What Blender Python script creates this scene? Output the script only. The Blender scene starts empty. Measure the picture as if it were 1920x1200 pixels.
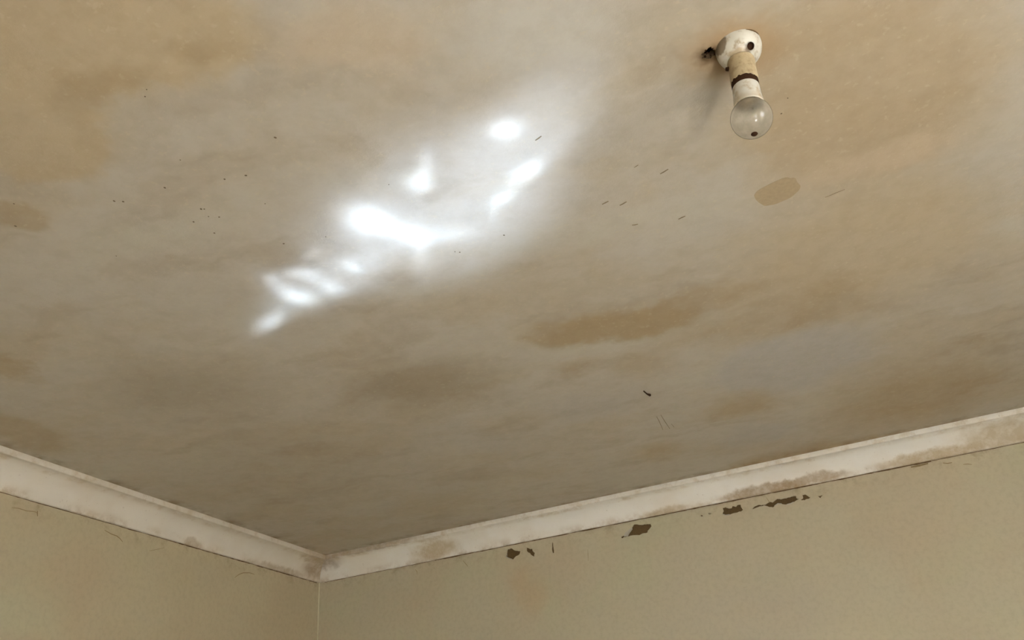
import bpy, bmesh, math, random
from mathutils import Vector, Matrix, noise as mnoise

random.seed(7)
scene = bpy.context.scene
COL = scene.collection

# ------------------------------------------------------------------ camera
ROOM_H = 2.55
CAM_POS = Vector((2.24881544, -3.15083643, 1.57))
# rows: world axes written in camera axes (x right, y down, z forward)
CAM_M = Matrix(((0.91451754, -0.26810987, -0.30294351),
                (0.39551673, 0.43522829, 0.80879098),
                (-0.08499526, -0.85947276, 0.50406584)))
FOCAL_PX = 1500.0
cam_data = bpy.data.cameras.new('camera')
cam_data.sensor_fit = 'HORIZONTAL'
cam_data.sensor_width = 36.0
cam_data.lens = 36.0 * FOCAL_PX / 1920.0
cam_data.clip_start = 0.01
cam = bpy.data.objects.new('camera', cam_data)
COL.objects.link(cam)
rot = Matrix((CAM_M.col[0], -CAM_M.col[1], -CAM_M.col[2])).transposed()
cam.matrix_world = Matrix.Translation(CAM_POS) @ rot.to_4x4()
scene.camera = cam

# ------------------------------------------------------------------ daylight
world = bpy.data.worlds.new('sky')
scene.world = world
world.use_nodes = True
bg = world.node_tree.nodes['Background']
bg.inputs['Strength'].default_value = 21.5
_wt = world.node_tree
_co = _wt.nodes.new('ShaderNodeTexCoord')
_sp = _wt.nodes.new('ShaderNodeSeparateXYZ')
_rp = _wt.nodes.new('ShaderNodeValToRGB')       # overcast sky above the horizon, darker ground below
_mr = _wt.nodes.new('ShaderNodeMapRange')
_mr.inputs['From Min'].default_value = -0.1
_mr.inputs['From Max'].default_value = 0.1
_wt.links.new(_co.outputs['Generated'], _sp.inputs[0])
_wt.links.new(_sp.outputs['Z'], _mr.inputs[0])
_wt.links.new(_mr.outputs[0], _rp.inputs[0])
_rp.color_ramp.elements[0].color = (0.60, 0.62, 0.62, 1)
_rp.color_ramp.elements[1].color = (0.86, 0.95, 1.0, 1)
_wt.links.new(_rp.outputs[0], bg.inputs['Color'])
scene.view_settings.view_transform = 'Standard'
scene.view_settings.look = 'None'
scene.view_settings.gamma = 1.0
scene.view_settings.use_curve_mapping = False
scene.view_settings.exposure = -0.10
scene.cycles.use_denoising = True
scene.cycles.use_adaptive_sampling = False
scene.cycles.max_bounces = 8
scene.cycles.diffuse_bounces = 4
scene.cycles.transparent_max_bounces = 12
scene.cycles.sample_clamp_indirect = 0.0

sun_d = bpy.data.lights.new('sun', 'SUN')
sun_d.energy = 390.0
sun_d.angle = math.radians(0.53)
sun_d.color = (0.97, 0.985, 1.0)
sun_o = bpy.data.objects.new('sun', sun_d)
sun_o.location = (3.6, -8.0, 8.0)
sun_o.rotation_euler = Vector((-0.02, 0.48, -0.87)).to_track_quat('-Z', 'Y').to_euler()
COL.objects.link(sun_o)

ROOM_X = 4.6           # the room: x 0..4.6, y -4.1..0
ROOM_Y = -4.1
WIN_Y0, WIN_Y1, WIN_Z0, WIN_Z1 = -3.85, -2.75, 0.85, 2.20

WB_X0, WB_X1, WB_Z0, WB_Z1 = 2.95, 3.60, 0.35, 1.50      # second window, in the wall behind the camera


def window_portal(loc, rotv, sx, sy):
    pd = bpy.data.lights.new('window_daylight', 'AREA')
    pd.shape = 'RECTANGLE'
    pd.size = sx
    pd.size_y = sy
    pd.cycles.is_portal = True
    po = bpy.data.objects.new('window_daylight', pd)
    po.location = loc
    po.rotation_euler = rotv
    COL.objects.link(po)


window_portal((ROOM_X + 0.13, (WIN_Y0 + WIN_Y1) / 2, (WIN_Z0 + WIN_Z1) / 2), (0, math.pi / 2, 0), WIN_Z1 - WIN_Z0, WIN_Y1 - WIN_Y0)
window_portal(((WB_X0 + WB_X1) / 2, ROOM_Y - 0.13, (WB_Z0 + WB_Z1) / 2), (math.pi / 2, 0, 0), WB_X1 - WB_X0, WB_Z1 - WB_Z0)


def at_ceiling(px, py, z=ROOM_H):
    d = CAM_M @ Vector((px - 960.0, py - 600.0, FOCAL_PX))
    return CAM_POS + d * ((z - CAM_POS.z) / d.z)


def at_wall_right(px, py):
    d = CAM_M @ Vector((px - 960.0, py - 600.0, FOCAL_PX))
    return CAM_POS + d * ((0.0 - CAM_POS.y) / d.y)


def at_wall_left(px, py):
    d = CAM_M @ Vector((px - 960.0, py - 600.0, FOCAL_PX))
    return CAM_POS + d * ((0.0 - CAM_POS.x) / d.x)


# ------------------------------------------------------------------ node helpers
def srgb(r, g, b):
    f = lambda c: (c / 255 / 12.92) if c <= 10 else ((c / 255 + 0.055) / 1.055) ** 2.4
    return (f(r), f(g), f(b), 1.0)


class NT:
    def __init__(self, tree):
        self.t = tree
        self.l = tree.links

    def node(self, kind, **kw):
        n = self.t.nodes.new(kind)
        for k, v in kw.items():
            setattr(n, k, v)
        return n

    def put(self, sock, v):
        if hasattr(v, 'is_output'):
            self.l.new(v, sock)
        elif v is not None:
            sock.default_value = v

    def math(self, op, a, b=None, clamp=False):
        n = self.node('ShaderNodeMath', operation=op, use_clamp=clamp)
        self.put(n.inputs[0], a)
        self.put(n.inputs[1], b)
        return n.outputs[0]

    def vmath(self, op, a, b=None):
        n = self.node('ShaderNodeVectorMath', operation=op)
        self.put(n.inputs[0], a)
        if b is not None:
            if op == 'SCALE':
                self.put(n.inputs['Scale'], b)
            else:
                self.put(n.inputs[1], b)
        return n.outputs['Value'] if op in ('LENGTH', 'DOT_PRODUCT', 'DISTANCE') else n.outputs[0]

    def noise(self, vec, scale, detail=4, rough=0.55, dist=0.0, color=False):
        n = self.node('ShaderNodeTexNoise')
        self.put(n.inputs['Vector'], vec)
        n.inputs['Scale'].default_value = scale
        n.inputs['Detail'].default_value = detail
        n.inputs['Roughness'].default_value = rough
        n.inputs['Distortion'].default_value = dist
        return n.outputs['Color'] if color else n.outputs['Fac']

    def remap(self, v, a, b, c=0.0, d=1.0, smooth=True):
        n = self.node('ShaderNodeMapRange')
        n.interpolation_type = 'SMOOTHSTEP' if smooth else 'LINEAR'
        self.put(n.inputs[0], v)
        for i, x in enumerate((a, b, c, d)):
            n.inputs[i + 1].default_value = x
        return n.outputs[0]

    def mix(self, fac, a, b, blend='MIX'):
        n = self.node('ShaderNodeMix', data_type='RGBA', blend_type=blend)
        self.put(n.inputs[0], fac)
        self.put(n.inputs[6], a)
        self.put(n.inputs[7], b)
        return n.outputs[2]

    def mapping(self, vec, loc=(0, 0, 0), rotv=(0, 0, 0), scale=(1, 1, 1), kind='TEXTURE'):
        n = self.node('ShaderNodeMapping', vector_type=kind)
        self.put(n.inputs['Vector'], vec)
        n.inputs['Location'].default_value = loc
        n.inputs['Rotation'].default_value = rotv
        n.inputs['Scale'].default_value = scale
        return n.outputs[0]

    def obj_coord(self):
        return self.node('ShaderNodeTexCoord').outputs['Object']

    def warp(self, vec, scale, amp, detail=3):
        c = self.noise(vec, scale, detail, 0.6, color=True)
        d = self.vmath('SUBTRACT', c, (0.5, 0.5, 0.5))
        d = self.vmath('SCALE', d, amp)
        return self.vmath('ADD', vec, d)

    def blob(self, vec, loc, rotv, scale, soft=0.5):
        """1 inside the ellipse, falling smoothly to 0 at its rim"""
        p = self.mapping(vec, loc, rotv, scale)
        r = self.vmath('LENGTH', p)
        return self.remap(r, 1.0 - soft, 1.0, 1.0, 0.0)


def new_mat(name, rough=0.85, spec=0.25):
    m = bpy.data.materials.new(name)
    m.use_nodes = True
    nt = NT(m.node_tree)
    b = m.node_tree.nodes['Principled BSDF']
    b.inputs['Roughness'].default_value = rough
    b.inputs['Specular IOR Level'].default_value = spec
    return m, nt, b


def bump(nt, b, height, strength, dist):
    n = nt.node('ShaderNodeBump')
    n.inputs['Strength'].default_value = strength
    n.inputs['Distance'].default_value = dist
    nt.put(n.inputs['Height'], height)
    nt.l.new(n.outputs[0], b.inputs['Normal'])


def plain_mat(name, col, rough=0.7, spec=0.3, var=0.12, scale=200.0):
    m, nt, b = new_mat(name, rough, spec)
    v = nt.obj_coord()
    f = nt.noise(v, scale, 4)
    dark = tuple(c * (1 - var) for c in col[:3]) + (1,)
    lite = tuple(min(1, c * (1 + var)) for c in col[:3]) + (1,)
    nt.put(b.inputs['Base Color'], nt.mix(f, dark, lite))
    return m


# ------------------------------------------------------------------ light thrown up on the ceiling
# sunlight bounced off a shiny rippled surface lying in the sun patch by the window; a
# spot lamp aimed at the ceiling whose beam carries the ripple pattern
GLINT_POS = Vector((3.2, -3.5, 0.20))
GLINT_H = ROOM_H - GLINT_POS.z


def ceiling_ellipse(px, py, ax, ay, bx, by):
    """ellipse on the ceiling: centre pixel, long-axis end pixel offset, half width"""
    c = at_ceiling(px, py)
    e = at_ceiling(px + ax, py + ay)
    w = at_ceiling(px + bx, py + by)
    long_v = (e - c)
    ang = math.atan2(long_v.y, long_v.x)
    n = Vector((-math.sin(ang), math.cos(ang), 0))
    wid = abs((w - c).dot(n))
    return c, long_v.length, max(wid, 1e-3), ang


def build_glint():
    ld = bpy.data.lights.new('sun_glint', 'SPOT')
    ld.energy = 1250.0
    ld.color = (0.50, 0.69, 1.0)
    ld.spot_size = math.radians(44)
    ld.spot_blend = 0.1
    ld.shadow_soft_size = 0.0
    ld.use_nodes = True
    tree = ld.node_tree
    nt = NT(tree)
    em = tree.nodes.get('Emission')
    inc = nt.node('ShaderNodeNewGeometry').outputs['Incoming']
    sep = nt.node('ShaderNodeSeparateXYZ')
    nt.l.new(inc, sep.inputs[0])
    az = nt.math('ABSOLUTE', sep.outputs['Z'])
    u = nt.math('DIVIDE', sep.outputs['X'], az)
    v = nt.math('DIVIDE', sep.outputs['Y'], az)
    comb = nt.node('ShaderNodeCombineXYZ')
    nt.l.new(u, comb.inputs[0])
    nt.l.new(v, comb.inputs[1])
    q = comb.outputs[0]
    qw = nt.warp(q, 14.0, 0.013, 1)
    total = None

    def add(px, py, ax, ay, bx, by, amp, flat=False):
        """one lobe of the pattern; flat lobes have a plateau and a quick edge"""
        nonlocal total
        c, L, W, ang = ceiling_ellipse(px, py, ax, ay, bx, by)
        loc = ((c.x - GLINT_POS.x) / GLINT_H, (c.y - GLINT_POS.y) / GLINT_H, 0)
        p = nt.mapping(qw, loc, (0, 0, ang), (L / GLINT_H, W / GLINT_H, 1))
        r2 = nt.vmath('DOT_PRODUCT', p, p)
        if flat:
            r2 = nt.math('POWER', r2, 1.7)
        g = nt.math('MULTIPLY', nt.math('POWER', 2.71828, nt.math('MULTIPLY', r2, -1.0)), amp)
        total = g if total is None else nt.math('ADD', total, g)

    # broad pale sheen
    add(800, 405, 215, -150, 62, 96, 0.46, True)
    add(890, 430, 105, -95, 62, 66, 0.27, True)
    add(985, 250, 120, -105, 46, 56, 0.26, True)
    add(615, 530, 120, -62, 16, 38, 0.40, True)
    add(700, 455, 110, -60, 20, 50, 0.16, True)
    # bright cores
    add(686, 412, 40, -6, 5, 27, 1.2)
    add(750, 434, 46, 17, -6, 17, 1.0)
    add(837, 438, 44, -5, 4, 15, 0.40)
    add(786, 468, 6, 40, 17, -3, 0.42)
    add(782, 343, 22, -8, 7, 18, 0.75)
    add(796, 314, 9, -30, 15, 5, 0.42)
    add(949, 240, 28, -8, 7, 19, 0.75)
    add(985, 323, 30, -20, 8, 13, 0.95)
    add(947, 370, 22, -19, 8, 12, 0.58)
    add(930, 397, 5, -28, 10, 3, 0.22)
    add(1026, 276, 36, -26, 9, 14, 0.12)
    add(505, 602, 25, -19, 9, 13, 0.95)
    add(562, 558, 30, 8, -4, 14, 0.95)
    add(530, 538, 34, 22, -8, 14, 0.60)
    add(557, 511, 32, -5, 2, 11, 0.60)
    add(588, 525, 30, 14, -5, 13, 0.55)
    add(624, 541, 22, -5, 3, 15, 0.68)
    add(660, 504, 15, -3, 3, 15, 0.60)
    add(645, 496, 32, -5, 3, 16, 0.28)
    add(587, 475, 17, -11, 6, 10, 0.25)
    add(508, 519, 12, -4, 2, 8, 0.25)
    nt.put(em.inputs['Strength'], total)
    lo = bpy.data.objects.new('sun_glint', ld)
    lo.location = GLINT_POS
    lo.rotation_euler = (at_ceiling(790, 390) - GLINT_POS).to_track_quat('-Z', 'Y').to_euler()
    COL.objects.link(lo)


build_glint()


# ------------------------------------------------------------------ mesh helpers
def link(name, bm, mat, parent=None, smooth=False):
    me = bpy.data.meshes.new(name)
    bm.normal_update()
    bm.to_mesh(me)
    bm.free()
    if smooth:
        for p in me.polygons:
            p.use_smooth = True
    if mat:
        me.materials.append(mat)
    o = bpy.data.objects.new(name, me)
    COL.objects.link(o)
    o.parent = parent
    return o


def structure(o, label=None, cat=None):
    o['kind'] = 'structure'
    if label:
        o['label'] = label
    if cat:
        o['category'] = cat
    return o


def add_box(bm, x0, x1, y0, y1, z0, z1):
    vs = [bm.verts.new((x, y, z)) for x in (x0, x1) for y in (y0, y1) for z in (z0, z1)]
    for q in ((0, 1, 3, 2), (4, 6, 7, 5), (0, 4, 5, 1), (2, 3, 7, 6), (0, 2, 6, 4), (1, 5, 7, 3)):
        bm.faces.new([vs[i] for i in q])
    return vs


def lathe(bm, prof, seg=64, wobble=None):
    """prof: list of (radius, z) from top to bottom; z measured downwards"""
    rings = []
    for r, z in prof:
        if r < 1e-6:
            rings.append([bm.verts.new((0, 0, -z))])
            continue
        ring = []
        for i in range(seg):
            a = 2 * math.pi * i / seg
            rr, zz = r, z
            if wobble:
                rr, zz = wobble(r, z, a)
            ring.append(bm.verts.new((rr * math.cos(a), rr * math.sin(a), -zz)))
        rings.append(ring)
    for a, b in zip(rings, rings[1:]):
        for i in range(seg):
            j = (i + 1) % seg
            if len(a) == 1 and len(b) == 1:
                continue
            if len(a) == 1:
                bm.faces.new((a[0], b[i], b[j]))
            elif len(b) == 1:
                bm.faces.new((a[i], b[0], a[j]))
            else:
                bm.faces.new((a[i], b[i], b[j], a[j]))
    bmesh.ops.recalc_face_normals(bm, faces=bm.faces[:])


def tube(bm, pts, radii, seg=6):
    pts = [Vector(p) for p in pts]
    rings = []
    for i, p in enumerate(pts):
        t = (pts[min(i + 1, len(pts) - 1)] - pts[max(i - 1, 0)]).normalized()
        up = Vector((0, 0, 1)) if abs(t.z) < 0.9 else Vector((1, 0, 0))
        s = t.cross(up).normalized()
        u = s.cross(t)
        rings.append([bm.verts.new(p + (s * math.cos(2 * math.pi * k / seg) + u * math.sin(2 * math.pi * k / seg)) * radii[i]) for k in range(seg)])
    for a, b in zip(rings, rings[1:]):
        for k in range(seg):
            bm.faces.new((a[k], a[(k + 1) % seg], b[(k + 1) % seg], b[k]))
    bm.faces.new(rings[0])
    bm.faces.new(rings[-1][::-1])
    bmesh.ops.recalc_face_normals(bm, faces=bm.faces[:])


def roughen(poly, amp, sub=2):
    """2-D polygon with extra jagged points between its corners"""
    out = []
    n = len(poly)
    for i in range(n):
        a, b = Vector(poly[i]), Vector(poly[(i + 1) % n])
        d = b - a
        nrm = Vector((-d.y, d.x))
        if nrm.length > 0:
            nrm.normalize()
        for k in range(sub):
            t = k / sub
            j = 0 if k == 0 else random.uniform(-amp, amp)
            out.append(a + d * t + nrm * j)
    return out


def sheet_with_holes(bm, outer, holes, to3d, depth_vec):
    """flat sheet with holes; hole sides run back along depth_vec. returns hole loops"""
    edges = []

    def loop(pts):
        vs = [bm.verts.new(to3d(p)) for p in pts]
        for i in range(len(vs)):
            edges.append(bm.edges.new((vs[i], vs[(i + 1) % len(vs)])))
        return vs
    loop(outer)
    hl = [loop(h) for h in holes]
    bmesh.ops.triangle_fill(bm, use_beauty=True, edges=edges)
    for vs in hl:
        back = [bm.verts.new(v.co + depth_vec) for v in vs]
        for i in range(len(vs)):
            j = (i + 1) % len(vs)
            bm.faces.new((vs[i], vs[j], back[j], back[i]))


# ------------------------------------------------------------------ ceiling material
def ceiling_material():
    m, nt, b = new_mat('stained_ceiling_paint', 0.9, 0.0)
    P = nt.obj_coord()
    sep = nt.node('ShaderNodeSeparateXYZ')
    nt.l.new(P, sep.inputs[0])
    W = nt.warp(P, 5.0, 0.20, 4)
    GREY = srgb(190, 180, 164)
    col = nt.mix(0.0, GREY, GREY)
    # brush strokes run along the x wall
    streak_v = nt.mapping(W, (0, 0, 0), (0, 0, math.radians(8)), (1.0, 0.5, 1.0))
    s1 = nt.noise(streak_v, 2.6, 4, 0.6)
    col = nt.mix(nt.remap(s1, 0.42, 0.68, 0.0, 0.42), col, srgb(180, 162, 133))
    s2 = nt.noise(nt.mapping(streak_v, (3.1, 1.7, 0)), 3.3, 3, 0.6)
    col = nt.mix(nt.remap(s2, 0.50, 0.72, 0.0, 0.5), col, srgb(168, 152, 130))
    s3 = nt.noise(nt.mapping(streak_v, (7.7, 4.2, 0)), 2.2, 2, 0.55)
    col = nt.mix(nt.remap(s3, 0.52, 0.7, 0.0, 0.5), col, srgb(192, 184, 166))

    TAN = srgb(187, 168, 138)
    DTAN = srgb(170, 148, 114)
    PINK = srgb(196, 176, 150)
    LITE = srgb(197, 191, 180)
    GRY = srgb(183, 175, 164)
    DUST_SHADE = srgb(162, 147, 125)
    stains = [
        # px, py, long-axis offset, width offset, colour, strength, softness
        (180, 60, 330, -60, 20, 170, TAN, 0.95, 0.3),
        (60, 250, 120, -40, 10, 130, TAN, 0.85, 0.3),
        (350, 90, 80, -30, 10, 45, DTAN, 0.5, 0.8),
        (190, 185, 120, -40, 10, 50, DTAN, 0.55, 0.8),
        (640, 80, 220, -30, 20, 95, PINK, 0.6, 0.7),
        (1040, 70, 240, -50, 20, 130, LITE, 0.75, 0.8),
        (20, 395, 60, -15, 5, 45, DTAN, 0.5, 0.5),
        (20, 690, 40, -10, 5, 40, DTAN, 0.5, 0.5),
        (40, 810, 80, -10, 5, 60, DTAN, 0.5, 0.5),
        (1640, 180, 380, -120, 40, 230, srgb(178, 156, 124), 0.75, 0.6),
        (1600, 480, 360, -90, 30, 120, TAN, 0.7, 0.6),
        (1560, 545, 110, -10, 10, 36, DTAN, 0.42, 0.8),
        (1470, 600, 380, -60, 10, 45, DTAN, 0.45, 0.8),
        (1150, 612, 200, -26, 6, 34, DTAN, 0.85, 0.55),
        (1330, 560, 150, -30, 6, 28, DTAN, 0.5, 0.8),
        (1205, 685, 75, -10, 10, 36, DTAN, 0.42, 0.8),
        (1085, 690, 50, -5, 5, 16, DTAN, 0.4, 0.8),
        (1480, 680, 200, -40, 10, 62, GRY, 0.9, 0.45),
        (1100, 760, 130, -20, 10, 40, GRY, 0.5, 0.6),
        (1400, 760, 95, -12, 6, 28, DTAN, 0.45, 0.8),
        (1420, 815, 90, -12, 6, 28, GRY, 0.7, 0.6),
        (1720, 740, 270, -50, 10, 85, DTAN, 0.65, 0.8),
        (1240, 850, 60, -10, 5, 25, DTAN, 0.35, 0.8),
        (1500, 860, 200, -40, 6, 30, DTAN, 0.55, 0.5),
        (880, 820, 110, 30, 5, 40, GRY, 0.35, 0.8),
        (800, 720, 230, -20, 10, 60, DUST_SHADE, 0.8, 0.9),
        (330, 730, 260, -50, 10, 90, DUST_SHADE, 0.55, 0.9),
        (560, 880, 380, -30, 10, 130, DUST_SHADE, 0.30, 0.9),  # dirt plus the far ceiling's light falloff, painted in
        (1650, 300, 200, -50, 10, 40, PINK, 0.6, 0.7),
    ]
    for px, py, ax, ay, bx, by, c, k, soft in stains:
        ce, L, Wd, ang = ceiling_ellipse(px, py, ax, ay, bx, by)
        f = nt.blob(W, (ce.x, ce.y, ROOM_H), (0, 0, ang), (L, Wd, 1.0), soft)
        col = nt.mix(nt.math('MULTIPLY', f, k), col, c)

    # blotchy old distemper: fine mottling
    mott = nt.noise(P, 26.0, 4, 0.7)
    col = nt.mix(nt.remap(mott, 0.35, 0.70, 0.0, 0.30), col, nt.mix(1.0, col, (0.80, 0.77, 0.72, 1), 'MULTIPLY'))
    flake = nt.noise(P, 75.0, 2, 0.6)
    col = nt.mix(nt.remap(flake, 0.60, 0.72, 0.0, 0.22), col, srgb(205, 190, 160))
    # brown grime round the lamp mount
    D = at_ceiling(1384, 89)
    Wf = nt.warp(P, 30.0, 0.035, 2)
    ring = nt.blob(Wf, (D.x - 0.005, D.y + 0.005, ROOM_H), (0, 0, 0.5), (0.120, 0.095, 1), 0.8)
    col = nt.mix(nt.math('MULTIPLY', ring, 0.8), col, srgb(172, 142, 104))
    H = at_ceiling(1329, 102)
    dark = nt.blob(Wf, (H.x, H.y, ROOM_H), (0, 0, 0.3), (0.032, 0.028, 1), 0.8)
    col = nt.mix(nt.math('MULTIPLY', dark, 0.8), col, srgb(84, 62, 38))
    # dirt gathered in the strip beside the cornice
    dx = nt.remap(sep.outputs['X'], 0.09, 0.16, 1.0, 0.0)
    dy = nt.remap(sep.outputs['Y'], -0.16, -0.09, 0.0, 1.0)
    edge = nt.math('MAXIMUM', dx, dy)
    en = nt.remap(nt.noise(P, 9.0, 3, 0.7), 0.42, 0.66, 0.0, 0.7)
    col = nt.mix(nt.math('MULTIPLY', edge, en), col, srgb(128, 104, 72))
    nt.put(b.inputs['Base Color'], col)
    bump(nt, b, nt.noise(P, 60.0, 3, 0.75), 0.25, 0.003)
    return m


def wall_material(name, base, warm, green, stains):
    m, nt, b = new_mat(name, 0.9, 0.0)
    P = nt.obj_coord()
    W = nt.warp(P, 4.0, 0.25, 4)
    n1 = nt.noise(W, 2.2, 4, 0.55)
    col = nt.mix(nt.remap(n1, 0.40, 0.66, 0.0, 0.7), base, warm)
    n2 = nt.noise(nt.mapping(W, (4.4, 2.3, 1.1)), 3.0, 4, 0.5)
    col = nt.mix(nt.remap(n2, 0.50, 0.70, 0.0, 0.6), col, green)
    for loc, sc, c, k, soft in stains:
        f = nt.blob(W, loc, (0, 0, 0), sc, soft)
        col = nt.mix(nt.math('MULTIPLY', f, k), col, c)
    # grime that has crept down from the cornice
    sep = nt.node('ShaderNodeSeparateXYZ')
    nt.l.new(P, sep.inputs[0])
    top = nt.remap(sep.outputs['Z'], ROOM_H - 0.16, ROOM_H - 0.085, 0.0, 1.0)
    en = nt.remap(nt.noise(P, 16.0, 5, 0.7), 0.46, 0.70, 0.0, 0.5)
    col = nt.mix(nt.math('MULTIPLY', top, en), col, srgb(142, 120, 88))
    mott = nt.noise(P, 60.0, 5, 0.6)
    col = nt.mix(nt.remap(mott, 0.4, 0.7, 0.0, 0.10), col, srgb(110, 98, 72))
    nt.put(b.inputs['Base Color'], col)
    bump(nt, b, nt.noise(P, 90.0, 4, 0.6), 0.15, 0.001)
    return m


def cornice_material(name, stains, base, warm):
    m, nt, b = new_mat(name, 0.7, 0.25)
    P = nt.obj_coord()
    W = nt.warp(P, 20.0, 0.05, 4)
    blotch = nt.remap(nt.noise(P, 34.0, 4, 0.7), 0.30, 0.62, 0.62, 1.0)
    n1 = nt.noise(P, 5.0, 4, 0.6)
    col = nt.mix(nt.remap(n1, 0.4, 0.68, 0.0, 0.5), base, warm)
    for loc, sc, c, k, soft in stains:
        f = nt.math('MULTIPLY', nt.blob(W, loc, (0, 0, 0), sc, soft), blotch)
        col = nt.mix(nt.math('MULTIPLY', f, k), col, c)
    sep = nt.node('ShaderNodeSeparateXYZ')
    nt.l.new(P, sep.inputs[0])
    low = nt.remap(sep.outputs['Z'], ROOM_H - 0.097, ROOM_H - 0.055, 1.0, 0.0)
    e1 = nt.remap(nt.noise(P, 12.0, 5, 0.7), 0.42, 0.66, 0.0, 0.6)
    col = nt.mix(nt.math('MULTIPLY', low, e1), col, srgb(170, 142, 104))
    lip = nt.remap(sep.outputs['Z'], ROOM_H - 0.024, ROOM_H - 0.018, 0.0, 1.0)
    e2 = nt.remap(nt.noise(P, 22.0, 5, 0.7), 0.45, 0.70, 0.08, 0.5)
    col = nt.mix(nt.math('MULTIPLY', lip, e2), col, srgb(188, 162, 122))
    fleck = nt.noise(P, 120.0, 3, 0.6)
    col = nt.mix(nt.remap(fleck, 0.66, 0.74, 0.0, 0.35), col, srgb(140, 112, 78))
    nt.put(b.inputs['Base Color'], col)
    bump(nt, b, nt.noise(P, 70.0, 4, 0.6), 0.2, 0.0012)
    return m


M_CEIL = ceiling_material()
GREENISH = srgb(196, 191, 161)
wl = at_wall_left(60, 1130)
M_WALL_L = wall_material('olive_cream_wall_paint_left', srgb(197, 184, 155), srgb(193, 176, 147), srgb(195, 184, 153),
                         [((0, wl.y, wl.z), (1, 0.16, 0.14), GREENISH, 0.7, 0.7),
                          ((0, -1.3, 2.25), (1, 0.25, 0.2), srgb(194, 174, 145), 0.5, 0.9)])
M_WALL_R = wall_material('olive_cream_wall_paint_right', srgb(199, 189, 164), srgb(198, 182, 156), GREENISH,
                         [((1.85, 0, 2.05), (0.5, 1, 0.35), srgb(198, 187, 168), 0.5, 0.9),
                          ((1.02, 0, 2.28), (0.10, 1, 0.16), srgb(198, 175, 143), 0.6, 0.8)])
M_PLASTER = plain_mat('bare_brown_plaster', srgb(104, 84, 56), 0.95, 0.1, 0.35, 180.0)
M_DARK = plain_mat('dark_dirt', srgb(58, 37, 23), 0.95, 0.1, 0.3, 300.0)
M_CRACK = plain_mat('dirty_crack', srgb(108, 84, 56), 0.95, 0.1, 0.5, 60.0)
M_SPECK = plain_mat('fly_speck', srgb(112, 97, 76), 0.9, 0.1, 0.2, 500.0)
M_SCRATCH = plain_mat('faint_scratch', srgb(134, 117, 94), 0.9, 0.1, 0.2, 300.0)
M_FLAKE = plain_mat('lifted_paint', srgb(186, 178, 164), 0.7, 0.2, 0.1, 120.0)

# ------------------------------------------------------------------ room shell
# ceiling: plaster skin with a ragged hole beside the lamp mount
hole_c = at_ceiling(1329, 101)
hole = []
for i in range(16):
    a = 2 * math.pi * i / 16
    r = 0.0130 * random.uniform(0.6, 1.2)
    hole.append((hole_c.x + 1.15 * r * math.cos(a), hole_c.y + r * math.sin(a)))
hole = roughen(hole, 0.0012, 2)
bm = bmesh.new()
sheet_with_holes(bm, [(-0.12, 0.12), (ROOM_X + 0.12, 0.12), (ROOM_X + 0.12, ROOM_Y - 0.12), (-0.12, ROOM_Y - 0.12)],
                 [hole], lambda p: Vector((p[0], p[1], ROOM_H)), Vector((0, 0, 0.014)))
add_box(bm, -0.12, ROOM_X + 0.12, ROOM_Y - 0.12, 0.12, ROOM_H + 0.02, ROOM_H + 0.15)
bmesh.ops.recalc_face_normals(bm, faces=bm.faces[:])
ceiling = structure(link('ceiling', bm, M_CEIL), 'stained cream plaster ceiling with brown water marks', 'ceiling')

bm = bmesh.new()
vs = [bm.verts.new((p[0], p[1], ROOM_H + 0.0135)) for p in hole]
bm.faces.new(vs)
bmesh.ops.solidify(bm, geom=bm.faces[:], thickness=0.004)
link('hole_backing', bm, M_DARK, ceiling)['label'] = 'dark inside of ragged hole beside lamp mount'
for k in range(8):
    a = random.uniform(0, 6.28)
    rr = random.uniform(0.2, 1.1) * 0.013
    bm = bmesh.new()
    bmesh.ops.create_icosphere(bm, subdivisions=1, radius=random.uniform(0.0012, 0.0026))
    for v in bm.verts:
        v.co *= random.uniform(0.7, 1.3)
    o = link('plaster_crumb', bm, M_DARK, ceiling)
    o.location = (hole_c.x + rr * math.cos(a), hole_c.y + rr * math.sin(a), ROOM_H + 0.0005)

# floor
mf, nt, b = new_mat('pale_grey_floor_boards', 0.9, 0.0)
P = nt.obj_coord()
br = nt.node('ShaderNodeTexBrick')
nt.put(br.inputs['Vector'], P)
br.inputs['Color1'].default_value = srgb(198, 197, 196)
br.inputs['Color2'].default_value = srgb(206, 205, 204)
br.inputs['Mortar'].default_value = srgb(120, 116, 110)
br.inputs['Scale'].default_value = 1.0
br.inputs['Mortar Size'].default_value = 0.003
br.inputs['Brick Width'].default_value = 1.8
br.inputs['Row Height'].default_value = 0.13
nt.put(b.inputs['Base Color'], nt.mix(nt.remap(nt.noise(P, 30, 5), 0.3, 0.7, 0, 0.4), br.outputs['Color'], srgb(184, 182, 178)))
bm = bmesh.new()
add_box(bm, -0.12, ROOM_X + 0.12, ROOM_Y - 0.12, 0.12, -0.1, 0.0)
structure(link('floor', bm, mf))

# right-hand wall (plane y = 0) with paint knocked off under the cornice
def px7(pts):
    return [(900 + x / 5.053, 900 + y / 5.053) for x, y in pts]


def px8(pts):
    return [(1320 + x / 6.857, 880 + y / 6.857) for x, y in pts]


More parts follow.
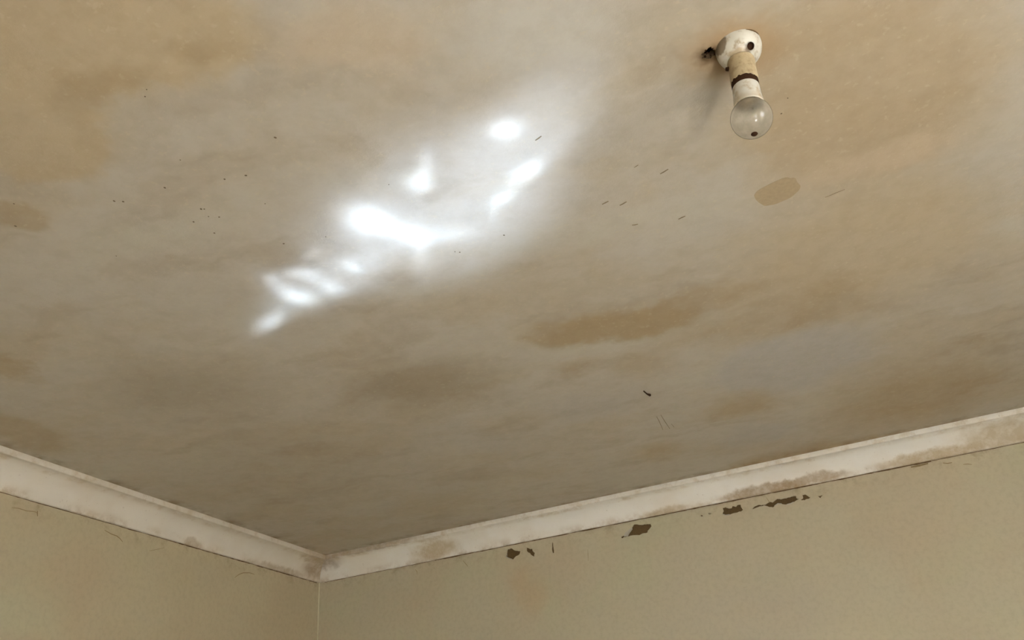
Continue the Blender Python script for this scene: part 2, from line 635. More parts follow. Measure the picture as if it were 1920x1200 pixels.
CHIPS = [
    px7([(262, 655), (300, 648), (330, 668), (383, 672), (372, 705), (340, 722), (312, 755), (270, 742), (240, 728), (255, 690)]),
    px7([(440, 640), (475, 655), (495, 652), (498, 672), (520, 690), (512, 728), (485, 708), (470, 690), (445, 675)]),
    px7([(682, 590), (692, 592), (696, 640), (700, 690), (688, 692), (680, 650)]),
    px7([(1335, 540), (1365, 525), (1390, 490), (1440, 450), (1460, 420), (1530, 425), (1570, 420), (1615, 415), (1625, 435), (1590, 480),
         (1585, 498), (1545, 505), (1510, 522), (1420, 528), (1400, 535), (1368, 540), (1345, 552)]),
    px8([(240, 495), (275, 485), (310, 500), (350, 498), (370, 470), (410, 480), (435, 455), (470, 455), (475, 485), (505, 520), (480, 540),
         (400, 560), (320, 585), (280, 592), (235, 575), (250, 540)]),
    px8([(618, 505), (640, 485), (700, 455), (735, 462), (790, 452), (845, 415), (880, 425), (940, 378), (985, 385), (1060, 370), (1120, 350),
         (1180, 342), (1190, 370), (1222, 382), (1150, 425), (1080, 452), (1000, 445), (950, 442), (920, 465), (880, 488), (830, 480),
         (770, 462), (735, 474), (680, 490), (630, 512)]),
    px8([(1245, 395), (1275, 365), (1265, 325), (1300, 320), (1340, 345), (1365, 365), (1330, 380), (1290, 398)]),
    px8([(1445, 330), (1485, 342), (1525, 332), (1505, 355), (1500, 368), (1480, 358)]),
    px8([(55, 565), (72, 560), (95, 568), (85, 578), (62, 580)]),
    [(1313, 966), (1316, 965.4), (1318, 968), (1315, 968.6)],
    [(1331, 962), (1334, 962.3), (1333.4, 964), (1330, 964)],
]
chip_xz = []
for c in CHIPS:
    p = [at_wall_right(*q) for q in c]
    chip_xz.append(roughen([(v.x, v.z) for v in p], 0.0012, 3))
bm = bmesh.new()
sheet_with_holes(bm, [(-0.12, -0.1), (ROOM_X + 0.12, -0.1), (ROOM_X + 0.12, ROOM_H + 0.02), (-0.12, ROOM_H + 0.02)], chip_xz,
                 lambda p: Vector((p[0], 0.0, p[1])), Vector((0, 0.005, 0)))
add_box(bm, -0.12, ROOM_X + 0.12, 0.008, 0.12, -0.1, ROOM_H + 0.02)
bmesh.ops.recalc_face_normals(bm, faces=bm.faces[:])
wall_right = structure(link('wall_right', bm, M_WALL_R), 'olive cream wall with brown chips in the paint below the cornice', 'wall')
for i, c in enumerate(chip_xz):
    bm = bmesh.new()
    vs = [bm.verts.new((p[0], 0.0045, p[1])) for p in c]
    es = [bm.edges.new((vs[k], vs[(k + 1) % len(vs)])) for k in range(len(vs))]
    bmesh.ops.triangle_fill(bm, use_beauty=True, edges=es)
    r = bmesh.ops.extrude_face_region(bm, geom=bm.faces[:])
    for v in r['geom']:
        if isinstance(v, bmesh.types.BMVert):
            v.co.y += 0.003
    bmesh.ops.recalc_face_normals(bm, faces=bm.faces[:])
    o = link('bare_plaster', bm, M_PLASTER, wall_right)
    o['label'] = 'dark bare plaster where the paint has come off'


def flake(pts_px, lift):
    """curled paint flake: polygon on the wall, its free edge lifted off"""
    p = [at_wall_right(*q) for q in pts_px]
    bm = bmesh.new()
    n = len(p) // 2
    a, bb = p[:n], p[n:][::-1]
    rows = []
    for t in (0, 0.33, 0.66, 1.0):
        rows.append([bm.verts.new((a[i].x * (1 - t) + bb[i].x * t, -0.0006 - lift * t * t, a[i].z * (1 - t) + bb[i].z * t)) for i in range(n)])
    for r0, r1 in zip(rows, rows[1:]):
        for i in range(n - 1):
            bm.faces.new((r0[i], r0[i + 1], r1[i + 1], r1[i]))
    bmesh.ops.recalc_face_normals(bm, faces=bm.faces[:])
    bmesh.ops.solidify(bm, geom=bm.faces[:], thickness=0.0006)
    link('paint_flake', bm, M_FLAKE, wall_right)


flake(px7([(1362, 535), (1375, 500), (1400, 480), (1440, 448), (1448, 468), (1425, 500), (1412, 520), (1405, 536)]), 0.004)
flake(px8([(232, 580), (280, 596), (330, 588), (332, 578), (280, 586), (240, 572)]), 0.003)
flake(px8([(900, 480), (950, 446), (1000, 448), (1000, 440), (948, 437), (905, 470)]), 0.003)
flake(px8([(1060, 457), (1120, 445), (1160, 425), (1152, 418), (1116, 436), (1065, 448)]), 0.003)
flake(px7([(240, 730), (272, 745), (312, 758), (312, 750), (274, 737), (250, 722)]), 0.003)
flake(px7([(250, 695), (256, 712), (250, 728), (258, 728), (263, 712), (256, 694)]), 0.003)

# left-hand wall (plane x = 0)
bm = bmesh.new()
add_box(bm, -0.12, 0.0, ROOM_Y - 0.12, 0.005, -0.1, ROOM_H + 0.02)
wall_left = structure(link('wall_left', bm, M_WALL_L), 'plain olive cream wall left of the corner', 'wall')
# ridge of paint and filler running down the corner
bm = bmesh.new()
pts, rad = [], []
for k in range(60):
    z = ROOM_H - 0.088 - k * 0.042
    pts.append((0.0015 + 0.001 * mnoise.noise((0, 0, z * 9)), -0.0015 + 0.001 * mnoise.noise((5, 0, z * 9)), z))
    rad.append(0.0030 + 0.0016 * mnoise.noise((9, 2, z * 14)))
tube(bm, pts, rad, 8)
M_BEAD = plain_mat('corner_filler', srgb(214, 206, 176), 0.6, 0.3, 0.08, 40.0)
link('corner_bead', bm, M_BEAD, wall_left, True)['label'] = 'pale ridge of filler down the corner'

# near walls, behind the camera
bm = bmesh.new()
y0, y1 = ROOM_Y - 0.12, ROOM_Y
add_box(bm, -0.12, WB_X0, y0, y1, -0.1, ROOM_H + 0.02)
add_box(bm, WB_X1, ROOM_X + 0.12, y0, y1, -0.1, ROOM_H + 0.02)
add_box(bm, WB_X0, WB_X1, y0, y1, -0.1, WB_Z0)
add_box(bm, WB_X0, WB_X1, y0, y1, WB_Z1, ROOM_H + 0.02)
structure(link('wall_back', bm, M_WALL_R))
bm = bmesh.new()
x0, x1 = ROOM_X, ROOM_X + 0.12
add_box(bm, x0, x1, ROOM_Y, WIN_Y0, -0.1, ROOM_H + 0.02)
add_box(bm, x0, x1, WIN_Y1, 0.0, -0.1, ROOM_H + 0.02)
add_box(bm, x0, x1, WIN_Y0, WIN_Y1, -0.1, WIN_Z0)
add_box(bm, x0, x1, WIN_Y0, WIN_Y1, WIN_Z1, ROOM_H + 0.02)
structure(link('wall_window', bm, M_WALL_R))

M_WHITE = plain_mat('white_window_paint', srgb(220, 216, 204), 0.5, 0.4, 0.05, 40.0)
glass = bpy.data.materials.new('window_glass')
glass.use_nodes = True
gt = NT(glass.node_tree)
for n in list(glass.node_tree.nodes):
    glass.node_tree.nodes.remove(n)
out = gt.node('ShaderNodeOutputMaterial')
mixs = gt.node('ShaderNodeMixShader')
tr = gt.node('ShaderNodeBsdfTransparent')
gl = gt.node('ShaderNodeBsdfGlossy')
gl.inputs['Roughness'].default_value = 0.02
fr = gt.node('ShaderNodeLayerWeight')
fr.inputs['Blend'].default_value = 0.5
gt.put(mixs.inputs[0], gt.math('ADD', gt.math('MULTIPLY', gt.math('POWER', fr.outputs['Facing'], 5.0), 0.5), 0.03))
gt.l.new(tr.outputs[0], mixs.inputs[1])
gt.l.new(gl.outputs[0], mixs.inputs[2])
gt.l.new(mixs.outputs[0], out.inputs['Surface'])



def make_window(name, loc, rz, wy, wz, label):
    win = bpy.data.objects.new(name, None)
    COL.objects.link(win)
    structure(win, label, 'window')
    win.location = loc
    win.rotation_euler = (0, 0, rz)
    bm = bmesh.new()
    add_box(bm, -0.03, 0.03, -wy, -wy + 0.05, 0, wz)
    add_box(bm, -0.03, 0.03, wy - 0.05, wy, 0, wz)
    add_box(bm, -0.03, 0.03, -wy + 0.05, wy - 0.05, 0, 0.05)
    add_box(bm, -0.03, 0.03, -wy + 0.05, wy - 0.05, wz - 0.05, wz)
    add_box(bm, -0.025, 0.025, -0.03, 0.03, 0.05, wz - 0.05)
    link('window_frame', bm, M_WHITE, win)
    for s in (-1, 1):
        bm = bmesh.new()
        y0, y1 = (0.03, wy - 0.05) if s > 0 else (-wy + 0.05, -0.03)
        add_box(bm, -0.003, 0.003, y0, y1, 0.05, wz - 0.05)
        link('pane', bm, glass, win)


make_window('window_1', (ROOM_X + 0.06, (WIN_Y0 + WIN_Y1) / 2, WIN_Z0), 0, (WIN_Y1 - WIN_Y0) / 2, WIN_Z1 - WIN_Z0, 'tall white two-pane window in the near side wall')
make_window('window_2', ((WB_X0 + WB_X1) / 2, ROOM_Y - 0.06, WB_Z0), math.pi / 2, (WB_X1 - WB_X0) / 2, WB_Z1 - WB_Z0, 'wide white two-pane window behind the camera')


# ------------------------------------------------------------------ cornice
def cornice_profile():
    """(distance out from wall, drop below ceiling)"""
    p = [(0.098, 0.0), (0.0985, 0.004), (0.098, 0.015), (0.0965, 0.0175), (0.0925, 0.0180), (0.0885, 0.0160)]
    for i in range(1, 13):
        a = math.pi / 2 * i / 12
        # concave cove: starts level under the lip, ends upright at the wall
        p.append((0.0885 - 0.079 * math.sin(a), 0.0160 + 0.0690 * (1 - math.cos(a))))
    p += [(0.0095, 0.0885), (0.0080, 0.0905), (0.0, 0.0912)]
    return p


def cornice(name, mat, length, place, seed, label):
    """place(s, out, drop) -> point; s runs along the wall, mitred at both ends"""
    prof = cornice_profile()
    n = 150
    bm = bmesh.new()
    rows = []
    for k in range(n + 1):
        row = []
        for o, d in prof:
            s = o + (length - 2 * o) * k / n
            w = 0.0016 * mnoise.noise((s * 5, seed, d * 30)) + 0.0008 * mnoise.noise((s * 21, seed + 3, d * 60))
            fade = min(1, k / 2, (n - k) / 2)
            oo = o if o == 0 else o + w * fade
            dd = d if d == 0 else d + w * 0.7 * fade
            row.append(bm.verts.new(place(s, oo, dd)))
        row.append(bm.verts.new(place(s, 0.0, 0.0)))
        rows.append(row)
    for a, b2 in zip(rows, rows[1:]):
        m = len(a)
        for i in range(m):
            j = (i + 1) % m
            bm.faces.new((a[i], b2[i], b2[j], a[j]))
    bmesh.ops.recalc_face_normals(bm, faces=bm.faces[:])
    o = link(name, bm, mat, None, True)
    for p in o.data.polygons:
        p.use_smooth = True
    try:
        o.data.set_sharp_from_angle(angle=math.radians(32))
    except Exception:
        pass
    return structure(o, label, 'cornice')


BRN = srgb(166, 142, 108)
TANC = srgb(192, 172, 138)
def on_cove_r(px, py):
    v = at_wall_right(px, py)
    return v.x
cr = [((on_cove_r(1440, 935), -0.02, ROOM_H - 0.080), (0.22, 0.09, 0.030), BRN, 0.85, 0.45),
      ((on_cove_r(1530, 912), -0.02, ROOM_H - 0.075), (0.16, 0.09, 0.026), BRN, 0.7, 0.5),
      ((on_cove_r(1250, 965), -0.02, ROOM_H - 0.085), (0.13, 0.09, 0.025), TANC, 0.7, 0.6),
      ((on_cove_r(1750, 868), -0.02, ROOM_H - 0.080), (0.22, 0.09, 0.034), TANC, 0.85, 0.5),
      ((on_cove_r(1900, 830), -0.03, ROOM_H - 0.060), (0.24, 0.09, 0.06), srgb(190, 170, 136), 0.8, 0.6),
      ((on_cove_r(820, 1030), -0.03, ROOM_H - 0.055), (0.16, 0.12, 0.05), TANC, 0.85, 0.6),
      ((on_cove_r(700, 1040), -0.10, ROOM_H - 0.008), (0.42, 0.03, 0.024), BRN, 0.7, 0.6),
      ((0.05, -0.05, ROOM_H - 0.02), (0.14, 0.14, 0.035), srgb(132, 106, 72), 0.7, 0.8)]
M_COR_R = cornice_material('cornice_plaster_right', cr, srgb(240, 235, 227), srgb(230, 219, 203))
cl = [((0.05, -0.06, ROOM_H - 0.05), (0.12, 0.14, 0.05), srgb(150, 122, 84), 0.75, 0.7),
      ((0.05, -0.10, ROOM_H - 0.01), (0.10, 0.22, 0.025), BRN, 0.8, 0.7),
      ((0.02, -0.30, ROOM_H - 0.085), (0.10, 0.20, 0.02), BRN, 0.6, 0.6),
      ((0.02, at_wall_left(355, 1020).y, ROOM_H - 0.085), (0.10, 0.05, 0.025), BRN, 0.5, 0.5)]
M_COR_L = cornice_material('cornice_plaster_left', cl, srgb(226, 217, 203), srgb(214, 200, 180))
LY = -ROOM_Y
trim_r = cornice('trim_2', M_COR_R, ROOM_X, lambda s, o, d: Vector((s, -o, ROOM_H - d)), 1.0, 'stained white coved cornice along the chipped wall')
trim_l = cornice('trim_1', M_COR_L, LY, lambda s, o, d: Vector((o, -s, ROOM_H - d)), 8.0, 'white coved cornice along the plain left wall')
cornice('trim_3', M_COR_R, ROOM_X, lambda s, o, d: Vector((s, ROOM_Y + o, ROOM_H - d)), 17.0, 'coved cornice on the wall behind the camera')
cornice('trim_4', M_COR_L, LY, lambda s, o, d: Vector((ROOM_X - o, -s, ROOM_H - d)), 27.0, 'coved cornice on the window wall')


# dark shrinkage gap between cornice and wall
M_HAIR = plain_mat('hairline_dirt', srgb(150, 130, 96), 0.95, 0.1, 0.3, 80.0)


def gap(name, parent, place, s0, s1, seed, thick, drop=0.0915):
    bm = bmesh.new()
    n = max(6, int((s1 - s0) / 0.012))
    pts, rad = [], []
    for k in range(n + 1):
        s = s0 + (s1 - s0) * k / n
        w = mnoise.noise((s * 14, seed, 0)) * 0.5 + mnoise.noise((s * 50, seed, 4)) * 0.5
        pts.append(place(s, 0.0002, drop + 0.0012 * mnoise.noise((s * 11, seed, 9))))
        rad.append(max(0.0004, 1.5 * thick * (0.7 + 1.2 * w)))
    tube(bm, pts, rad, 6)
    link(name, bm, M_CRACK, parent)


pr = lambda s, o, d: Vector((s, -o, ROOM_H - d))
pl = lambda s, o, d: Vector((o, -s, ROOM_H - d))
gap('shrinkage_gap', trim_r, pr, 0.03, 0.60, 2.0, 0.0013)
gap('shrinkage_gap', trim_r, pr, 0.60, 1.75, 5.0, 0.0022)
gap('shrinkage_gap', trim_r, pr, 1.75, 2.62, 7.0, 0.0026)
gap('shrinkage_gap', trim_r, pr, 2.62, 3.3, 9.0, 0.0010)
gap('shrinkage_gap', trim_l, pl, 0.02, 0.9, 11.0, 0.0020)
gap('shrinkage_gap', trim_l, pl, 0.9, 2.4, 13.0, 0.0014)


# hairline cracks and scuffs on walls
def mark(parent, pts_px, proj, r, mat, name='hairline_crack'):
    bm = bmesh.new()
    pts = [proj(*q) for q in pts_px]
    n = len(pts)
    rad = [r * (0.35 + 0.65 * math.sin(math.pi * (i + 0.5) / n)) for i in range(n)]
    tube(bm, pts, rad, 5)
    return link(name, bm, mat, parent)


mark(wall_left, [(22, 952), (34, 953), (50, 958), (62, 959), (70, 961)], at_wall_left, 0.0011, M_HAIR)
mark(wall_left, [(70.5, 958), (70, 962), (70.3, 968)], at_wall_left, 0.0014, M_HAIR)
mark(wall_left, [(196, 994), (208, 1001), (219, 1005), (225, 1010), (230, 1016)], at_wall_left, 0.0015, M_HAIR)
mark(wall_left, [(440, 1083), (448, 1077), (456, 1074), (468, 1074), (477, 1077)], at_wall_left, 0.0014, M_HAIR)
mark(wall_left, [(280, 1033), (295, 1030), (308, 1027)], at_wall_left, 0.0007, M_HAIR)
mark(wall_right, [(1102, 1030), (1102.5, 1042), (1103, 1052)], at_wall_right, 0.0007, M_HAIR)
mark(wall_right, [(868, 1051), (874, 1058), (877, 1062)], at_wall_right, 0.0011, M_HAIR)
mark(wall_right, [(779, 1068), (782, 1072), (782, 1077)], at_wall_right, 0.0011, M_HAIR)
mark(wall_right, [(1437, 933), (1441, 939), (1443, 943)], at_wall_right, 0.0009, M_HAIR)
mark(wall_right, [(1768, 868), (1776, 869), (1785, 867.5)], at_wall_right, 0.0017, M_HAIR)
mark(wall_right, [(1806, 871), (1814, 870), (1822, 871)], at_wall_right, 0.0012, M_HAIR)
mark(wall_right, [(1708, 876), (1722, 873.5), (1740, 869)], at_wall_right, 0.0035, M_HAIR)

# ------------------------------------------------------------------ marks on the ceiling
sbm = bmesh.new()
bmesh.ops.create_icosphere(sbm, subdivisions=2, radius=1.0)
speck_me = bpy.data.meshes.new('speck')
sbm.to_mesh(speck_me)
sbm.free()
speck_me.materials.append(M_SPECK)
SPECKS = [(516, 258, 3.2), (338, 300, 1.8), (461, 329, 2.6), (421, 336, 2.2), (309, 352, 2.6), (214, 377, 2.6), (231, 378, 2.4), (377, 392, 2.6),
          (383, 392, 2.2), (391, 406, 2.2), (411, 407, 2.6), (363, 416, 2.2), (402, 437, 2.6), (29, 424, 3), (26, 382, 1.8), (497, 382, 1.6),
          (532, 457, 2.8), (611, 444, 1.8), (729, 346, 1.5), (945, 441, 3), (853, 472, 2.2), (862, 473, 2.4), (1465, 213, 2), (1477, 184, 1.6),
          (218, 480, 1.5), (275, 168, 1.6), (272, 181, 1.6)]
for x, y, r in SPECKS:
    p = at_ceiling(x, y)
    o = bpy.data.objects.new('speck', speck_me)
    k = r / 1250.0
    o.scale = (k * random.uniform(0.8, 1.3), k * random.uniform(0.7, 1.1), 0.0005)
    o.location = p
    o.rotation_euler = (0, 0, random.uniform(0, 3))
    o.parent = ceiling
    COL.objects.link(o)
for pts, r in [([(1238, 326), (1245, 322), (1253, 317)], 0.0016), ([(1189, 314), (1194, 311), (1197, 309)], 0.0009),
               ([(1129, 383), (1135, 380), (1141, 377)], 0.0018), ([(1162, 385), (1168, 382), (1175, 378)], 0.0017),
               ([(1272, 411), (1278, 408), (1285, 405)], 0.0017), ([(1185, 422), (1190, 421.5), (1196, 420)], 0.0017),
               ([(1547, 370), (1557, 366), (1566, 362), (1584, 355)], 0.0012), ([(1004, 263), (1010, 259), (1015, 255)], 0.0017),
               ([(1231, 781), (1236, 790), (1243, 806)], 0.0011), ([(1239, 778), (1247, 791), (1256, 804)], 0.0011),
               ([(1259, 795), (1264, 801)], 0.0008)]:
    mark(ceiling, pts, at_ceiling, r * 0.85, M_SCRATCH, 'scratch_mark')

# old filled patch, slightly proud of the ceiling
bm = bmesh.new()
ce, L, Wd, ang = ceiling_ellipse(1457, 360, 40, -18, 12, 16)
rim = []
for i in range(56):
    a = 2 * math.pi * i / 56
    k = 1.0 + 0.10 * mnoise.noise((math.cos(a) * 2.2, math.sin(a) * 2.2, 3.3))
    # squarish ends
    ca, sa = math.cos(a), math.sin(a)
    x = L * k * math.copysign(abs(ca) ** 0.75, ca)
    y = Wd * k * math.copysign(abs(sa) ** 0.75, sa)
    rim.append(bm.verts.new((ce.x + x * math.cos(ang) - y * math.sin(ang), ce.y + x * math.sin(ang) + y * math.cos(ang), ROOM_H - 0.0005)))
f = bm.faces.new(rim)
r = bmesh.ops.extrude_face_region(bm, geom=[f])
for v in r['geom']:
    if isinstance(v, bmesh.types.BMVert):
        v.co.z += 0.003
bmesh.ops.recalc_face_normals(bm, faces=bm.faces[:])
M_PATCH = plain_mat('old_filler', srgb(172, 152, 121), 0.85, 0.2, 0.16, 120.0)
link('filler_patch', bm, M_PATCH, ceiling)['label'] = 'darker oblong patch of old filler'

# bent nail left in the ceiling
bm = bmesh.new()
c0 = at_ceiling(1218, 739)
c1 = at_ceiling(1207, 733.5, ROOM_H - 0.006)
tube(bm, [c0 + Vector((0, 0, 0.004)), c0 + Vector((0, 0, -0.003)), c0.lerp(c1, 0.5) + Vector((0, 0, -0.004)), c1], [0.0035, 0.0042, 0.0021, 0.0018], 8)
link('nail', bm, M_DARK, ceiling, True)['label'] = 'small dark bent nail in the ceiling'


# ------------------------------------------------------------------ lampholder and bulb
def porcelain(name, base, grime, lo, hi, blobs=(), rough=0.28):
    m, nt, b = new_mat(name, rough, 0.5)
    P = nt.obj_coord()
    n = nt.noise(nt.warp(P, 60, 0.012, 3), 55.0, 5, 0.65)
    f = nt.remap(n, lo, hi, 0.0, 0.9)
    col = nt.mix(f, base, grime)
    for loc, rv, sc, c, k, soft in blobs:
        g = nt.blob(nt.warp(P, 90, 0.008, 3), loc, rv, sc, soft)
        col = nt.mix(nt.math('MULTIPLY', g, k), col, c)
    nt.put(b.inputs['Base Color'], col)
    bump(nt, b, n, 0.12, 0.001)
    return m


DOME = at_ceiling(1384, 89)
AXIS = Vector((-0.09085, -0.01727, -0.99571)).normalized()
lamp = bpy.data.objects.new('lampholder', None)
COL.objects.link(lamp)
lamp.location = DOME
lamp['label'] = 'grimy white porcelain lampholder with domed mount screwed to the ceiling'
lamp['category'] = 'lampholder'
TILT = Vector((0, 0, -1)).rotation_difference(AXIS).to_matrix()

# direction helpers in the mount's own frame: towards the viewer / to the viewer's right
R = 0.0355
bm = bmesh.new()
prof = [(R, -0.001), (R, 0.004)]
for i in range(1, 25):
    a = math.pi / 2 * i / 24
    prof.append((R * math.cos(a) if i < 24 else 0.0, 0.004 + 0.033 * math.sin(a)))
lathe(bm, prof, 96)
# screw hole: remove faces round it and run the rim inwards
hd = CAM_M @ Vector((1408.0 - 960, 86.0 - 600, FOCAL_PX))
hd.normalize()
# hit of the sight line with the dome (sphere of radius R about the mount)
oc = CAM_POS - (DOME - Vector((0, 0, 0.003)))
bq = oc.dot(hd)
hit = CAM_POS + hd * (-bq - math.sqrt(bq * bq - (oc.length_squared - R * R)))
hl = hit - DOME
hn = (hl + Vector((0, 0, 0.003))).normalized()
HR = 0.0062
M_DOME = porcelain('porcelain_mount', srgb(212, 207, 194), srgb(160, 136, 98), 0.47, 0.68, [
    ((-0.028, -0.023, -0.004), (0, 0, 0.2), (0.0185, 0.0185, 0.0165), srgb(122, 106, 82), 0.9, 0.18),  # shaded upper-left side of the dome, painted in as a grey patch
    ((-0.002, -0.019, -0.030), (0, 0, 0), (0.026, 0.012, 0.009), srgb(172, 148, 110), 0.85, 0.6),
    ((hl.x - 0.003, hl.y + 0.001, hl.z - 0.002), (0, 0, 0), (0.0115, 0.0105, 0.0105), srgb(104, 82, 54), 0.85, 0.6),
    ((0.010, 0.002, -0.036), (0, 0, 0), (0.016, 0.014, 0.008), srgb(150, 124, 86), 0.7, 0.6)])
dele = [f for f in bm.faces if (f.calc_center_median() - hl).length < HR]
bmesh.ops.delete(bm, geom=dele, context='FACES')
rim_e = [e for e in bm.edges if e.is_boundary and ((e.verts[0].co + e.verts[1].co) / 2 - hl).length < HR * 2]
for v in set(v for e in rim_e for v in e.verts):
    d = v.co - hl
    d -= hn * d.dot(hn)
    d.normalize()
    v.co = hl + d * HR - hn * (HR * HR / (2 * R))
r = bmesh.ops.extrude_edge_only(bm, edges=rim_e)
ev = [v for v in r['geom'] if isinstance(v, bmesh.types.BMVert)]
for v in ev:
    v.co = v.co - hn * 0.009
for f in r['geom']:
    if isinstance(f, bmesh.types.BMFace):
        f.material_index = 1
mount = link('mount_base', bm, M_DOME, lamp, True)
mount.data.materials.append(M_DARK)
mount['label'] = 'domed white porcelain mount stained brown'
bm = bmesh.new()
lathe(bm, [(0.0, -0.0015), (0.0050, -0.0015), (0.0054, 0.0), (0.0054, 0.002), (0.0, 0.002)], 20)
scr = link('screw', bm, M_DARK, mount)
scr.matrix_local = Matrix.Translation(hl - hn * 0.0065) @ Vector((0, 0, 1)).rotation_difference(hn).to_matrix().to_4x4()
scr['label'] = 'dark rusted screw in its hole'

# thin dark gap where the mount has pulled off the ceiling
bm = bmesh.new()
pts, rad = [], []
for k in range(9):
    a = math.radians(-62 + k * 5.5)
    pts.append((1.012 * R * math.cos(a), 1.012 * R * math.sin(a), -0.0012))
    rad.append(0.0003 + 0.0008 * math.sin(math.pi * k / 8))
tube(bm, pts, rad, 6)
link('mount_gap', bm, M_CRACK, lamp)

# upper neck
M_NECK = porcelain('stained_cream_porcelain', srgb(186, 168, 134), srgb(136, 112, 80), 0.44, 0.72, [
    ((-0.018, 0.0, -0.05), (0, 0, 0), (0.009, 0.03, 0.04), srgb(160, 138, 100), 0.7, 0.7)], 0.4)


def tilted(o):
    o.matrix_local = TILT.to_4x4()
    return o


bm = bmesh.new()
def ragged(r, z, a):
    if z > 0.074:
        z = z - 0.0045 * max(0.0, mnoise.noise((math.cos(a) * 5, math.sin(a) * 5, 1.0)) + 0.15)
    return r, z
lathe(bm, [(0.0150, 0.030), (0.0205, 0.0315), (0.0213, 0.034), (0.0213, 0.040), (0.0207, 0.046), (0.0207, 0.060), (0.0210, 0.072), (0.0207, 0.078),
           (0.0190, 0.0792), (0.012, 0.0792)], 72, ragged)
neck = tilted(link('neck', bm, M_NECK, lamp, True))
neck['label'] = 'cream stained cylindrical neck'
# dark ring where the two halves meet
bm = bmesh.new()
lathe(bm, [(0.010, 0.0720), (0.0195, 0.0720), (0.0203, 0.0745), (0.0204, 0.0830), (0.0198, 0.0868), (0.0185, 0.0885), (0.010, 0.0885)], 64)
ring = tilted(link('joint_ring', bm, M_DARK, lamp, True))
ring['label'] = 'blackened ring between the two halves'
# white skirt that grips the bulb
M_SKIRT = porcelain('white_porcelain_skirt', srgb(210, 206, 196), srgb(172, 150, 114), 0.48, 0.70, [
    ((0, 0, -0.124), (0, 0, 0), (0.04, 0.04, 0.016), srgb(184, 162, 126), 0.75, 0.8)])
bm = bmesh.new()
lathe(bm, [(0.010, 0.0868), (0.0188, 0.0868), (0.0200, 0.0885), (0.0204, 0.092), (0.0206, 0.102), (0.0212, 0.112), (0.0222, 0.121), (0.0226, 0.1255),
           (0.0216, 0.1265), (0.0200, 0.1255), (0.0188, 0.112), (0.0185, 0.095)], 72)
tilted(link('skirt', bm, M_SKIRT, lamp, True))['label'] = 'white skirt gripping the bulb'
# dark terminal screw on the side of the neck
bm = bmesh.new()
lathe(bm, [(0.0, -0.001), (0.0030, -0.001), (0.0036, 0.0005), (0.0036, 0.004), (0.0028, 0.0075), (0.0, 0.0078)], 16)
ts = link('terminal_screw', bm, M_DARK, lamp, True)
side = Vector((-0.93, -0.32, 0.0)).normalized()
ts.matrix_local = Matrix.Translation(TILT @ (side * 0.0175 + Vector((0, 0, -0.0455)))) @ Vector((0, 0, -1)).rotation_difference(side).to_matrix().to_4x4()

# the bulb
bulb = bpy.data.objects.new('light_bulb', None)
COL.objects.link(bulb)
bulb.location = DOME
bulb['label'] = 'round cloudy glass light bulb, unlit, hanging in the lampholder'
bulb['category'] = 'light bulb'
mg = bpy.data.materials.new('cloudy_bulb_glass')
mg.use_nodes = True
g = NT(mg.node_tree)
for n in list(mg.node_tree.nodes):
    mg.node_tree.nodes.remove(n)
out = g.node('ShaderNodeOutputMaterial')
tr = g.node('ShaderNodeBsdfTransparent')
tr.inputs[0].default_value = (0.95, 0.95, 0.94, 1)
df = g.node('ShaderNodeBsdfDiffuse')
edge_k = g.node('ShaderNodeLayerWeight')
edge_k.inputs['Blend'].default_value = 0.5
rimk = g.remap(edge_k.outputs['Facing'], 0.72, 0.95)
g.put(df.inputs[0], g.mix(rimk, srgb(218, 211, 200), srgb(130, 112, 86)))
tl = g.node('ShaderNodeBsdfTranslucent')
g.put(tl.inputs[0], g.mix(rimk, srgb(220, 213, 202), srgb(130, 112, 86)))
half = g.node('ShaderNodeMixShader')
half.inputs[0].default_value = 0.65
g.l.new(df.outputs[0], half.inputs[1])
g.l.new(tl.outputs[0], half.inputs[2])
cloud = g.node('ShaderNodeMixShader')
cl_n = g.noise(g.obj_coord(), 60.0, 4, 0.6)
lw = g.node('ShaderNodeLayerWeight')
lw.inputs['Blend'].default_value = 0.35
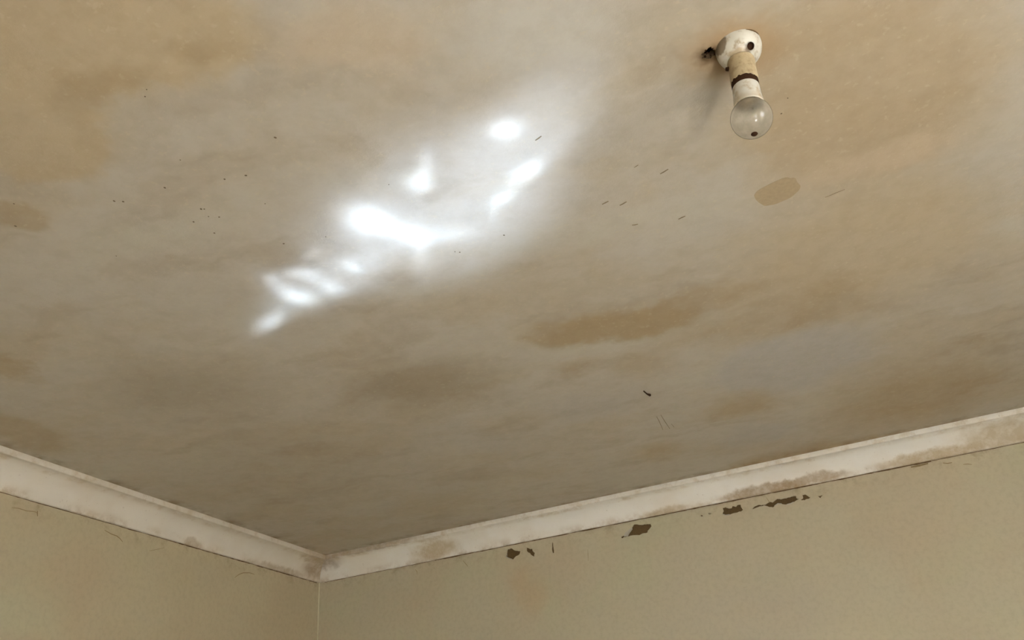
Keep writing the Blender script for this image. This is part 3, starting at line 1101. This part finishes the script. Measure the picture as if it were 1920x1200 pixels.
dust = g.math('ADD', g.remap(cl_n, 0.35, 0.75, 0.34, 0.44), g.math('MULTIPLY', g.math('POWER', lw.outputs['Facing'], 4.0), 0.35))
g.put(cloud.inputs[0], dust)
g.l.new(tr.outputs[0], cloud.inputs[1])
g.l.new(half.outputs[0], cloud.inputs[2])
gls = g.node('ShaderNodeBsdfGlossy')
gls.inputs['Roughness'].default_value = 0.03
lw2 = g.node('ShaderNodeLayerWeight')
lw2.inputs['Blend'].default_value = 0.5
sheen = g.math('ADD', g.math('MULTIPLY', g.math('POWER', lw2.outputs['Facing'], 5.0), 0.25), 0.05)
top = g.node('ShaderNodeMixShader')
g.put(top.inputs[0], sheen)
g.l.new(cloud.outputs[0], top.inputs[1])
g.l.new(gls.outputs[0], top.inputs[2])
g.l.new(top.outputs[0], out.inputs['Surface'])
bm = bmesh.new()
BR = 0.0308
prof = [(0.0165, 0.110), (0.0172, 0.118), (0.0195, 0.1235)]
for i in range(0, 33):
    th = math.radians(48) + (math.pi - math.radians(48)) * i / 32
    prof.append((BR * math.sin(th) if i < 32 else 0.0, 0.150 - BR * math.cos(th)))
lathe(bm, prof, 72)
tilted(link('glass_envelope', bm, mg, bulb, True))['label'] = 'cloudy clear glass globe'
bm = bmesh.new()
lathe(bm, [(0.0, 0.1795), (0.0030, 0.1797), (0.0047, 0.1802), (0.0050, 0.1809), (0.0036, 0.1822), (0.0016, 0.1830), (0.0, 0.1832)], 24)
tilted(link('glass_tip', bm, M_DARK, bulb, True))['label'] = 'dark brown spot at the bottom of the bulb'
bm = bmesh.new()
lathe(bm, [(0.0, 0.094), (0.0105, 0.094), (0.0110, 0.096), (0.0110, 0.116), (0.0140, 0.119), (0.0, 0.119)], 32)
M_BRASS, nt, b = new_mat('tarnished_brass', 0.45, 0.5)
b.inputs['Metallic'].default_value = 0.8
nt.put(b.inputs['Base Color'], nt.mix(nt.noise(nt.obj_coord(), 120, 4), srgb(120, 96, 56), srgb(160, 136, 90)))
tilted(link('bulb_cap', bm, M_BRASS, bulb, True))
